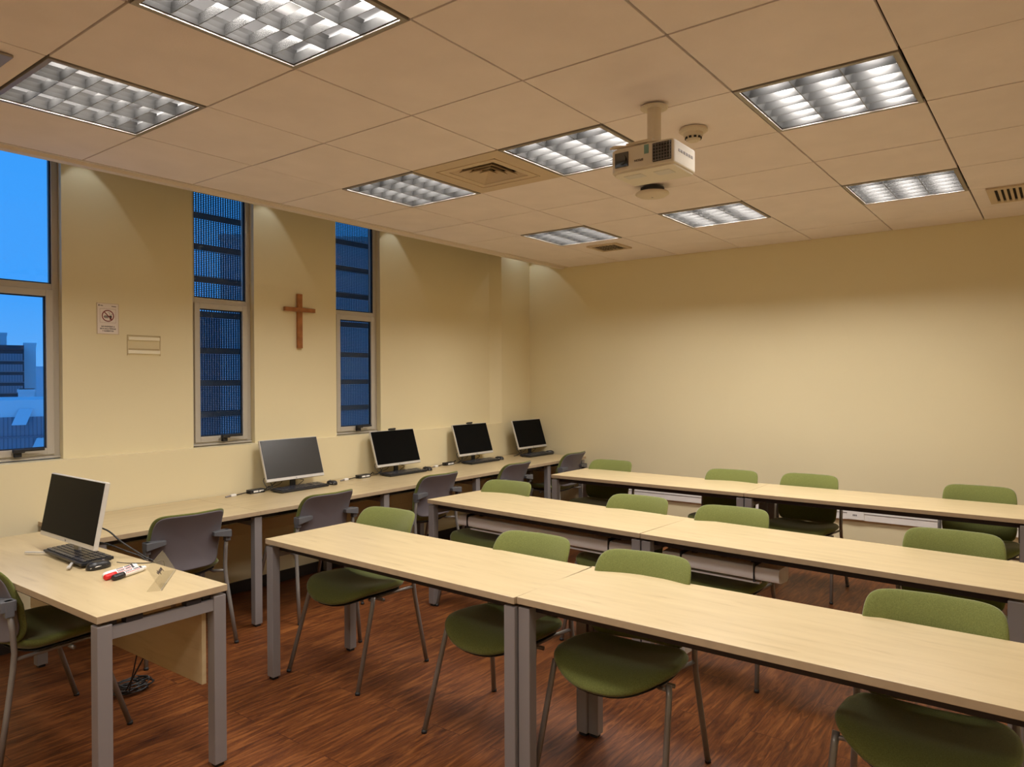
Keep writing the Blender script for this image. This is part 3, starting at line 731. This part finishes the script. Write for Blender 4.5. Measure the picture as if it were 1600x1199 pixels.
# window workbenches
WX = [(.575, 1.535), (1.535, 2.612), (2.612, 3.665), (3.665, 4.745), (4.745, 5.40)]
WLAB = ['window table at far left, behind the teacher desk, with nothing on it', 'window table carrying the grey-screened computer below the first narrow window', 'window table carrying the computer below the second narrow window',
        'window table carrying the third computer, where the pier begins', 'short window table in the room corner carrying the last computer']
for k, (a, b) in enumerate(WX):
    sx = b - a - .001; legs = [(sx - .005 if k < 4 else sx - .026, .04), (sx - .005 if k < 4 else sx - .026, .71)]
    if k in (0,): legs += [(.03, .04), (.03, .71)]
    e = make_table('window_table', sx, .765, 'x', legs, beam=True)
    e.location = (a, -.248, 0); tag(e, WLAB[k], 'table', 'maple tables along the window wall')

# ------------------------------------------------------------------ chairs
def pillow(outline, n=56, rings=(.0, .45, .75, .9, .97, 1.0), thick=.04, shape=None, edge=.45):
    """closed cushion: outline(angle)->(u,v); shape(u,v)->offset of the mid surface"""
    vs = []; fs = []
    def ringpts(s, side, dz):
        return [(outline(2 * pi * j / n)[0] * s, outline(2 * pi * j / n)[1] * s, dz * side) for j in range(n)]
    prof = [(s, thick / 2 * (max(0.0, 1 - s ** 6)) ** edge) for s in rings]
    seq = [(s, dz, 1) for s, dz in prof[1:]] + [(s, dz, -1) for s, dz in prof[1:-1][::-1]]
    for s, dz, sd in seq: vs += ringpts(s, sd, dz)
    R = len(seq)
    for i in range(R - 1):
        for j in range(n): fs.append((i * n + j, i * n + (j + 1) % n, (i + 1) * n + (j + 1) % n, (i + 1) * n + j)[::-1])
    c1 = len(vs); vs.append((0, 0, thick / 2)); c2 = len(vs); vs.append((0, 0, -thick / 2))
    for j in range(n): fs.append((c1, j, (j + 1) % n)); fs.append((c2, (R - 1) * n + (j + 1) % n, (R - 1) * n + j))
    if shape: vs = [shape(*v) for v in vs]
    return vs, fs
def sup(a, ex, A, B):
    c, s = cos(a), sin(a)
    return (A * math.copysign(abs(c) ** (2 / ex), c), B * math.copysign(abs(s) ** (2 / ex), s))

def make_chair():
    e = empty('classroom_chair')
    # seat: u forward (x), v sideways (y)
    def out(a):
        u, v = sup(a, 2.8 if cos(a) > 0 else 4.5, .192, .246)
        if u > .0: u += .026 * (1 - (v / .246) ** 2) * (u / .192)          # bowed front edge
        else: v *= 1 - .03 * (abs(u) / .192)
        return u, v
    def shp(x, y, z):
        h = .450 + .10 * (x - .0) * .35 + .020 * (abs(y) / .236) ** 3 - .010 * cos(min(1, abs(y) / .2) * pi / 2)
        if x > .07: h -= .040 * ((x - .07) / .15) ** 1.8 * (1 - .25 * (abs(y) / .236) ** 2)
        if x < -.12: h += .030 * ((-.12 - x) / .08) ** 1.5
        return (x + .022, y, h + z)
    v, f = pillow(out, thick=.054, shape=shp, rings=(0, .2, .4, .58, .74, .86, .93, .975, 1.0))
    MB().add(v, f).build('seat', M_GREEN, e, smooth=True)
    pan_out = lambda a: tuple(q * .90 for q in out(a))
    v, f = pillow(pan_out, thick=.014, shape=lambda x, y, z: shp(x, y, z - .030), rings=(0, .3, .6, .85, .97, 1.0))
    MB().add(v, f).build('seat_pan', M_BLACK, e, smooth=True)
    # backrest: u = height, v = width, plane leaning back, wrapped forwards at the sides
    def bout(a, k=1.0):
        u, w_ = sup(a, 7.5, .172 * k, .213 * k)
        w_ *= 1 - .035 * max(0, u / .172) - .075 * max(0, -u / .172) ** 2
        return u, w_
    def bshape(x, y, z, off=0.0):
        h = .634 + x + .004 * (abs(y) / .22) ** 2 * (1 if x > 0 else 0)
        X = -.212 - .22 * x + .058 * (abs(y) / .22) ** 2.0 - .052 * (max(0, x) / .17) ** 2 + z * 1.0 + off
        if x < -.06: X -= .03 * ((-x - .06) / .11) ** 2
        return (X, y, h)
    v, f = pillow(lambda a: bout(a), thick=.036, shape=bshape, rings=(0, .3, .55, .75, .88, .95, .985, 1.0))
    MB().add(v, f).build('backrest', M_GREEN, e, smooth=True)
    v, f = pillow(lambda a: bout(a, .945), thick=.012, shape=lambda x, y, z: bshape(x, y, z, -.0155), rings=(0, .3, .55, .75, .88, .95, .985, 1.0), edge=.3)
    MB().add(v, f).build('back_shell', M_SHELL, e, smooth=True)
    for s in (-1, 1):
        # front leg
        l = MB().tube([(.245, s * .256, .008), (.122, s * .236, .400), (.112, s * .232, .440)], .0115, 12).build('leg', M_TUBE, e, smooth=True)
        MB().tube([(.247, s * .2565, 0), (.245, s * .256, .014)], .0125, 12).build('foot_cap', M_BLACK, l, smooth=True)
        # rear leg up to the bracket
        pts = [(-.262, s * .256, .008), (-.226, s * .240, .22), (-.200, s * .228, .38), (-.193, s * .226, .45), (-.199, s * .226, .54), (-.212, s * .226, .635)]
        l = MB().tube(pts, .0115, 12).build('leg', M_TUBE, e, smooth=True)
        MB().tube([(-.264, s * .2565, 0), (-.262, s * .256, .014)], .0125, 12).build('foot_cap', M_BLACK, l, smooth=True)
        MB().tube([(.116, s * .230, .424), (.10, s * .19, .418), (-.12, s * .19, .412), (-.194, s * .226, .422)], .008, 10).build('side_rail', M_TUBE, e, smooth=True)
        b = MB()
        b.box(-.230, -.196, s * .228 - .015, s * .228 + .015, .600, .666)
        y0, y1 = sorted((s * .248, s * .150))
        pr = [(s * .242, .666), (s * .135, .666), (s * .135, .642), (s * .242, .622)]
        b.add([(-.246, y, z) for y, z in pr] + [(-.188, y, z) for y, z in pr], [(0, 1, 2, 3), (7, 6, 5, 4), (0, 4, 5, 1), (1, 5, 6, 2), (2, 6, 7, 3), (3, 7, 4, 0)])
        b.build('arm_bracket', M_PLAST, e, bevel=.003)
    MB().tube([(.03, -.225, .405), (.03, .225, .405)], .009, 8).build('cross_tube', M_TUBE, e, smooth=True)
    return e
GR, GW = 'green chairs behind the rows of tables', 'green chairs pushed up to the window tables'
def C(x, y, ang): return (x - .252 + .005, y, 180 + ang)
CH = [(1.478, -1.215, 183, 'green chair at the left end of the front row, all four legs visible', GR),
      (1.425, -2.255, 182, 'green chair in the front row left of the join between the two tables', GR),
      (1.395, -2.855, 185, 'green chair in the front row right of the join, its seat fully visible', GR),
      (1.425, -3.885, 182, 'green chair at the lower right corner, largest of the front row', GR),
      (2.750, -1.085, 183, 'green chair at the left end of the middle row beside the table leg', GR),
      (2.705, -2.130, 180, 'green chair in the middle row left of the table join', GR),
      (2.665, -2.755, 184, 'green chair in the middle row right of the table join', GR),
      (2.655, -3.815, 182, 'green chair at the right end of the middle row', GR),
      (4.325, -1.035, 183, 'green chair at the left end of the back row by the room corner', GR),
      (4.280, -2.150, 183, 'green chair in the back row just left of the table join', GR),
      (4.355, -2.710, 181, 'green chair in the back row just right of the table join, left of the socket', GR),
      (4.400, -3.785, 182, 'green chair at the right end of the back row by the picture edge', GR),
      (1.045, -.095, 87, 'chair seen from behind its grey shell, right beside the teacher desk', GW),
      (1.955, -.145, 90, 'chair seen from behind at the window table with the grey-screened computer', GW),
      (3.08, -.095, 88, 'chair seen from behind between the front and middle row ends', GW),
      (4.000, -.150, 92, 'chair seen from behind at the third window computer', GW),
      (5.02, -.100, 92, 'chair seen from behind in the far corner at the last window table', GW),
      (.183, -.645, 2, 'chair at the teacher desk, half out of the left edge of the picture', None)]
cproto = make_chair()
for k, (x, y, a, lab, g) in enumerate(CH):
    o = cproto if k == 0 else copy_tree(cproto)
    o.location = (x, y, 0); o.rotation_euler = (0, 0, radians(a)); tag(o, lab, 'chair', g)

# ------------------------------------------------------------------ computers
def make_monitor(feet=False, webcam=False, logo=True, screen=None, tilt=18):
    """screen faces local -y; origin on the table below the screen's bottom centre"""
    e = empty('computer_monitor'); Wd, Hm = .512, .315; zb = .072
    T_ = Matrix.Translation((0, 0, zb)) @ Matrix.Rotation(radians(-tilt), 4, 'X')
    MB().box(-Wd / 2, Wd / 2, 0, .020, 0, Hm, 0, T_).build('housing', M_SILVER, e, bevel=.003)
    MB().box(-Wd / 2 + .005, Wd / 2 - .005, -.0015, .001, .022, Hm - .005, 0, T_).build('screen', screen or M_SCREEN, e)
    MB().box(-.16, .16, .020, .040, .05, .24, 0, T_).build('rear_cover', M_BLKPL, e, bevel=.006)
    if logo:
        t = MB(); text_into(t, 'hp', .013, T_ @ Matrix(((1, 0, 0, 0), (0, 0, -1, -.0008), (0, 1, 0, .0105), (0, 0, 0, 1))), 0, .0004); t.build('logo', M_GREY, e)
    n = MB(); n.box(-.022, .022, .045, .060, .01, .20)
    n.box(-.018, .018, .056, .085, .165, .19); n.box(-.022, .022, .045, .075, .155, .19); n.build('stand_neck', M_SILVER if feet else M_BLKPL, e, bevel=.003)
    if feet:
        b = MB()
        for s in (-1, 1):
            b.add([(s * .01, .06, .0), (s * .03, .045, .0), (s * .215, -.075, .0), (s * .205, -.085, .0), (s * .01, .06, .012), (s * .03, .045, .012), (s * .215, -.075, .006), (s * .205, -.085, .006)],
                  [(0, 1, 2, 3), (7, 6, 5, 4), (0, 4, 5, 1), (1, 5, 6, 2), (2, 6, 7, 3), (3, 7, 4, 0)])
        b.build('stand_foot', M_SILVER, e)
    else:
        b = MB().box(-.11, .11, -.04, .10, 0, .008); b.box(-.02, .02, .03, .07, .008, .02); b.build('stand_foot', M_BLKPL, e, bevel=.003)
    if webcam:
        MB().box(-.035, .035, -.012, .014, Hm, Hm + .014, 0, T_).build('webcam', M_BLKPL, e, bevel=.002)
    return e
M_SCREENG = mat('dull_grey_screen', (0.035, 0.036, 0.037), 0.24, spec=0.6)
def make_keyboard():
    e = empty('keyboard'); T2 = Matrix.Rotation(radians(3), 4, 'X')
    MB().box(-.215, .215, -.068, .068, .0, .014, 0, T2 @ Matrix.Translation((0, 0, .005))).build('case', M_BLKPL, e, bevel=.003)
    k = MB()
    for r in range(6):
        y = -.055 + r * .0195
        segs = [(-.205, .085), (.095, .148), (.155, .208)]
        for (a, b) in segs:
            n = max(1, round((b - a) / .0195)); w_ = (b - a) / n
            if r == 0 and a < -.2:
                for (p, q) in ((-.205, -.175), (-.173, -.145), (-.143, -.118), (-.116, .0), (.002, .028), (.030, .056), (.058, .085)): k.box(p + .001, q - .001, y, y + .016, .019, .024, 0, T2)
                continue
            for i in range(n): k.box(a + i * w_ + .001, a + (i + 1) * w_ - .001, y, y + .016, .019, .024, 0, T2)
    k.build('keys', M_KEYS, e, bevel=.001)
    f = MB().box(-.19, -.16, .05, .066, 0, .008).box(.16, .19, .05, .066, 0, .008); f.build('tilt_foot', M_BLKPL, e)
    return e
def make_mouse():
    e = empty('mouse')
    v, f = pillow(lambda a: sup(a, 2.4, .052, .030), thick=.034, n=32, shape=lambda x, y, z: (x, y, .004 + (z * 1.75 * (1 - 3.2 * max(0, x) - 1.5 * max(0, -x - .02)) if z > 0 else z * .15)), rings=(0, .25, .5, .7, .85, .95, 1.0), edge=.5)
    MB().add(v, f).build('body', M_BLKPL, e, smooth=True)
    b = MB(); b.tube([(.050, .010, .010), (.02, .0255, .016), (-.02, .028, .016), (-.045, .016, .010)], .0020, 6); b.tube([(.050, -.010, .010), (.02, -.0255, .016), (-.02, -.028, .016), (-.045, -.016, .010)], .0020, 6)
    b.build('silver_trim', M_SILVER, e, smooth=True)
    MB().tube([(.022, -.003, .030), (.022, .003, .030)], .006, 10).build('scroll_wheel', M_GREY, e)
    return e
def make_adapter():
    e = empty('power_adapter')
    MB().box(-.062, .062, -.026, .026, 0, .028).build('brick', M_BLKPL, e, bevel=.004)
    MB().box(-.035, .005, -.0265, -.0258, .008, .020).box(.012, .050, -.0265, -.0258, .008, .020).build('label', M_WLABEL, e)
    c = MB(); c.tube([(-.06, 0, .012), (-.09, .004, .010), (-.13, .0, .008), (-.16, -.004, .007)], .004, 8); c.tube([(.06, 0, .012), (.09, .015, .012), (.12, .01, .03), (.15, .03, .02)], .004, 8)
    co = c.build('cable', M_RUBBERC, e, smooth=True)
    MB().box(-.205, -.165, -.012, .010, .0, .016).build('plug', M_WLABEL, e, bevel=.003)
    MB().tube([(-.205, 0, .006), (-.25, -.010, .004)], .006, 8).build('plug_tip', M_GREY, e)
    return e
TZ = TH
mons = [(2.245, .360, 0, 'grey-screened desktop computer, nearest on the window tables', False, M_SCREENG),
        (3.310, .360, 0, 'black-screened desktop computer with a webcam below the second narrow window', True, None),
        (4.350, .360, 0, 'black-screened desktop computer with a webcam in front of the pier', True, None),
        (5.228, .305, 0, 'last black-screened desktop computer, in the room corner', False, None)]
GM = 'desktop computers along the window wall'
for x, y, a, lab, wc, sc in mons:
    m = make_monitor(False, wc, True, sc); m.location = (x, y, TZ); m.rotation_euler = (0, 0, radians(a)); tag(m, lab, 'monitor', GM)
dm = make_monitor(True, False, True, None, 10); dm.location = (.300, -.578, TZ + .009); dm.rotation_euler = (0, 0, radians(-90)); tag(dm, 'desktop computer with silver stand on the teacher desk', 'monitor')
dm.scale = (1.14, 1.0, .94)
kb = make_keyboard(); ms = make_mouse(); ad = make_adapter()
kbs = [(2.235, .325, 2, 'black keyboard under the grey-screened computer'), (3.300, .325, 0, 'black keyboard under the second window computer with a webcam'),
       (4.340, .325, 0, 'black keyboard under the third window computer by the pier'), (5.160, .235, 0, 'black keyboard under the last computer in the corner')]
for k, (x, y, a, lab) in enumerate(kbs):
    o = kb if k == 0 else copy_tree(kb); o.location = (x, y - .02, TZ); o.rotation_euler = (0, 0, radians(a)); tag(o, lab, 'keyboard', 'black keyboards on the window tables')
o = copy_tree(kb); o.location = (.335, -.625, TZ + .010); o.rotation_euler = (radians(0), radians(0), radians(-91)); tag(o, 'black keyboard with a blue sheen on the teacher desk', 'keyboard')
mss = [(2.525, .300, 0, 'black mouse right of the keyboard at the grey-screened computer'), (3.585, .300, 0, 'black mouse at the second window computer'),
       (4.625, .300, 0, 'black mouse at the third window computer'), (5.395, .215, 40, 'black mouse at the last computer in the corner')]
for k, (x, y, a, lab) in enumerate(mss):
    o = ms if k == 0 else copy_tree(ms); o.location = (x, y, TZ); o.rotation_euler = (0, 0, radians(90 + a)); tag(o, lab, 'mouse', 'mice on the window tables')
o = copy_tree(ms); o.location = (.316, -.880, TZ); o.rotation_euler = (0, 0, radians(8)); tag(o, 'black mouse with silver trim on the teacher desk', 'mouse')
for k, (x, y, a, lab) in enumerate([(1.935, .420, 3, 'black power adapter left of the grey-screened computer'), (2.925, .400, 2, 'black power adapter left of the second window computer'), (3.990, .415, 4, 'black power adapter left of the third window computer')]):
    o = ad if k == 0 else copy_tree(ad); o.location = (x, y, TZ); o.rotation_euler = (0, 0, radians(a)); tag(o, lab, 'power adapter', 'power adapters on the window tables')

def cable(name, pts, r, label, m=None, parent=None):
    # smooth the way points
    P_ = [Vector(p) for p in pts]; out = []
    for i in range(len(P_) - 1):
        p0 = P_[max(i - 1, 0)]; p1 = P_[i]; p2 = P_[i + 1]; p3 = P_[min(i + 2, len(P_) - 1)]
        for k in range(6):
            t = k / 6; out.append(0.5 * ((2 * p1) + (p2 - p0) * t + (2 * p0 - 5 * p1 + 4 * p2 - p3) * t * t + (3 * p1 - p0 - 3 * p2 + p3) * t ** 3))
    out.append(P_[-1])
    o = MB().tube(out, r, 8).build(name, m or M_RUBBERC, parent, smooth=True)
    if label: tag(o, label, 'cable')
    return o
cl = ['thin black cables looping under the grey-screened computer', 'thin black cables looping under the second window computer', 'thin black cables looping under the third window computer', 'thin black cables looping under the last corner computer']
for k, (x, y, *_r2) in enumerate(mons):
    e = empty('monitor_cable', (x, y, TZ))
    cable('cable', [(-.02, .07, .16), (-.10, .09, .07), (-.19, .03, .045), (-.25, .0, .035), (-.265, .03, .08), (-.23, .05, .10), (-.20, .02, .03), (-.30, .04, .006)], .0028, None, parent=e)
    cable('cable', [(.03, .07, .16), (.05, .05, .07), (.09, .04, .05), (.07, .09, .006)], .0025, None, parent=e)
    cable('cable', [(-.06, .06, .14), (-.11, .03, .06), (-.16, .05, .03), (-.24, .06, .006)], .0028, None, parent=e)
    tag(e, cl[k], 'cable', 'cable loops under the window computers')
cable('monitor_cable', [(.375, -.62, TZ + .15), (.42, -.72, TZ + .13), (.46, -.78, TZ + .075), (.52, -.86, TZ + .01), (.56, -.90, TZ - .04), (.60, -.92, TZ - .25), (.58, -.80, .30), (.55, -.62, .05), (.56, -.56, .012)], .0038, 'black video cable dropping from the desk computer over the desk edge')
cable('power_cable', [(.36, -.58, TZ + .07), (.42, -.68, TZ + .065), (.48, -.77, TZ + .03), (.535, -.83, TZ - .01), (.56, -.85, TZ - .1), (.56, -.75, .35), (.56, -.62, .03)], .0035, 'thick black power cable arching behind the desk computer')
cable('mouse_cable', [(.395, -.873, TZ + .010), (.43, -.90, TZ + .003), (.47, -.955, TZ + .003), (.505, -.99, TZ + .004), (.535, -1.0, TZ + .008), (.55, -.99, TZ - .03), (.56, -.95, TZ - .2), (.56, -.8, .3)], .0018, 'thin grey mouse cable running over the desk edge')
# tangle on the floor
e = empty('cable_tangle', (.60, -.56, 0)); rnd = random.Random(4)
for k in range(9):
    r0 = rnd.uniform(.05, .10); ph = rnd.uniform(0, 6); pts = []
    for q in range(14):
        a = ph + q * 2 * pi / 12; pts.append((r0 * cos(a) * 1.1 + rnd.uniform(-.01, .01), r0 * sin(a) * .7 + rnd.uniform(-.01, .01), .008 + .010 * (k % 5) + rnd.uniform(0, .012)))
    cable('cable_loop', pts, .0035, None, parent=e)
tag(e, 'tangled bundle of black cables on the floor under the teacher desk', 'cable')

# markers
def marker(name, loc, rz, cap, label):
    e = empty(name, loc, rz)
    X = Matrix.Rotation(pi / 2, 4, 'Y')
    MB().lathe([(.0075, 0), (.0085, .003), (.0085, .075), (.0078, .078)], 16, 0, X @ Matrix.Translation((0, 0, .038))).build('barrel', M_WLABEL, e, smooth=True)
    MB().lathe([(.0070, 0), (.0088, .004), (.0090, .030), (.0088, .040)], 16, 0, X).build('cap', cap, e, smooth=True)
    MB().lathe([(.0062, 0), (.0062, .010), (.004, .014)], 12, 0, X @ Matrix.Translation((0, 0, .116))).build('end_plug', M_WLABEL, e, smooth=True)
    b = MB()
    for (x0, x1, a) in ((.045, .072, -.4), (.076, .098, -.4)):
        for q in range(5):
            t0 = x0 + (x1 - x0) * q / 5; b.box(t0, t0 + .0035, -.0018, .0018, .0084, .0089, 0, Matrix.Rotation(-a, 4, 'X') @ Matrix.Identity(4))
    b.box(.100, .108, -.004, .004, .0084, .0089, 0, Matrix.Rotation(.5, 4, 'X'))
    b.build('print', M_INK, e)
    r = MB()
    for q in range(8): r.box(.043 + q * .007, .048 + q * .007, -.001, .001, .0084, .0089, 0, Matrix.Rotation(.95, 4, 'X'))
    r.build('print', M_REDCAP, e)
    e.scale = (1.36, 1.4, 1.4)
    return tag(e, label, 'marker', 'whiteboard markers on the teacher desk')
GA = radians(22)
marker('whiteboard_marker', (.262, -1.140, TZ + .0126), GA, M_BLKPL, 'black-capped white marker, front one on the teacher desk')
marker('whiteboard_marker', (.245, -1.108, TZ + .0126), GA, M_REDCAP, 'red-capped white marker between the other two')
marker('whiteboard_marker', (.256, -1.072, TZ + .0126), GA, M_WLABEL, 'pale-capped white marker, rearmost of the three')
# acrylic stand
def card():
    A = Vector((.312, -1.440, TZ + .001)); B = Vector((.500, -1.190, TZ + .001)); d = (B - A).normalized(); s = Vector((-d.y, d.x, 0)); up = Vector((0, 0, 1))
    e = empty('acrylic_name_stand', A); L = (B - A).length; t = .002
    M = Matrix(((d.x, s.x, 0, 0), (d.y, s.y, 0, 0), (0, 0, 1, 0), (0, 0, 0, 1)))
    MB().box(0, L, 0, .055, 0, t, 0, M).build('base_flap', M_ACRYL, e)
    Rl = M @ Matrix.Rotation(radians(-30), 4, 'X')
    MB().box(0, L, 0, t, 0, .105, 0, Rl).build('front_sheet', M_ACRYL, e)
    MB().box(.0, L, t + .001, t + .0015, .004, .006, 0, Rl).build('sheet_edge', M_SILVER, e)
    p = MB(); pts = []
    for k in range(26): pts.append((.07 + k * .0035, -.001, .058 + .007 * sin(k * 1.7) * (1 if k % 5 else 2)))
    p.tube(pts, .0009, 5, 0, Rl); p.build('handwriting', M_INK, e)
    tag(e, 'clear acrylic name stand with a small scribble near the desk corner', 'name stand')
card()
# floor socket box under the middle row
e = empty('floor_socket_box', (2.72, -2.48, 0), radians(-4))
MB().box(-.04, .04, -.075, .075, 0, .055).build('box', M_WHITEP, e, bevel=.004)
MB().box(-.042, -.040, .012, .040, .012, .042).box(-.042, -.040, -.040, -.012, .012, .042).build('socket', M_BLACK, e)
tag(e, 'small white double socket box on the floor under the middle row', 'socket')
# waste basket-like dark shape is omitted; nothing else stands on the floor
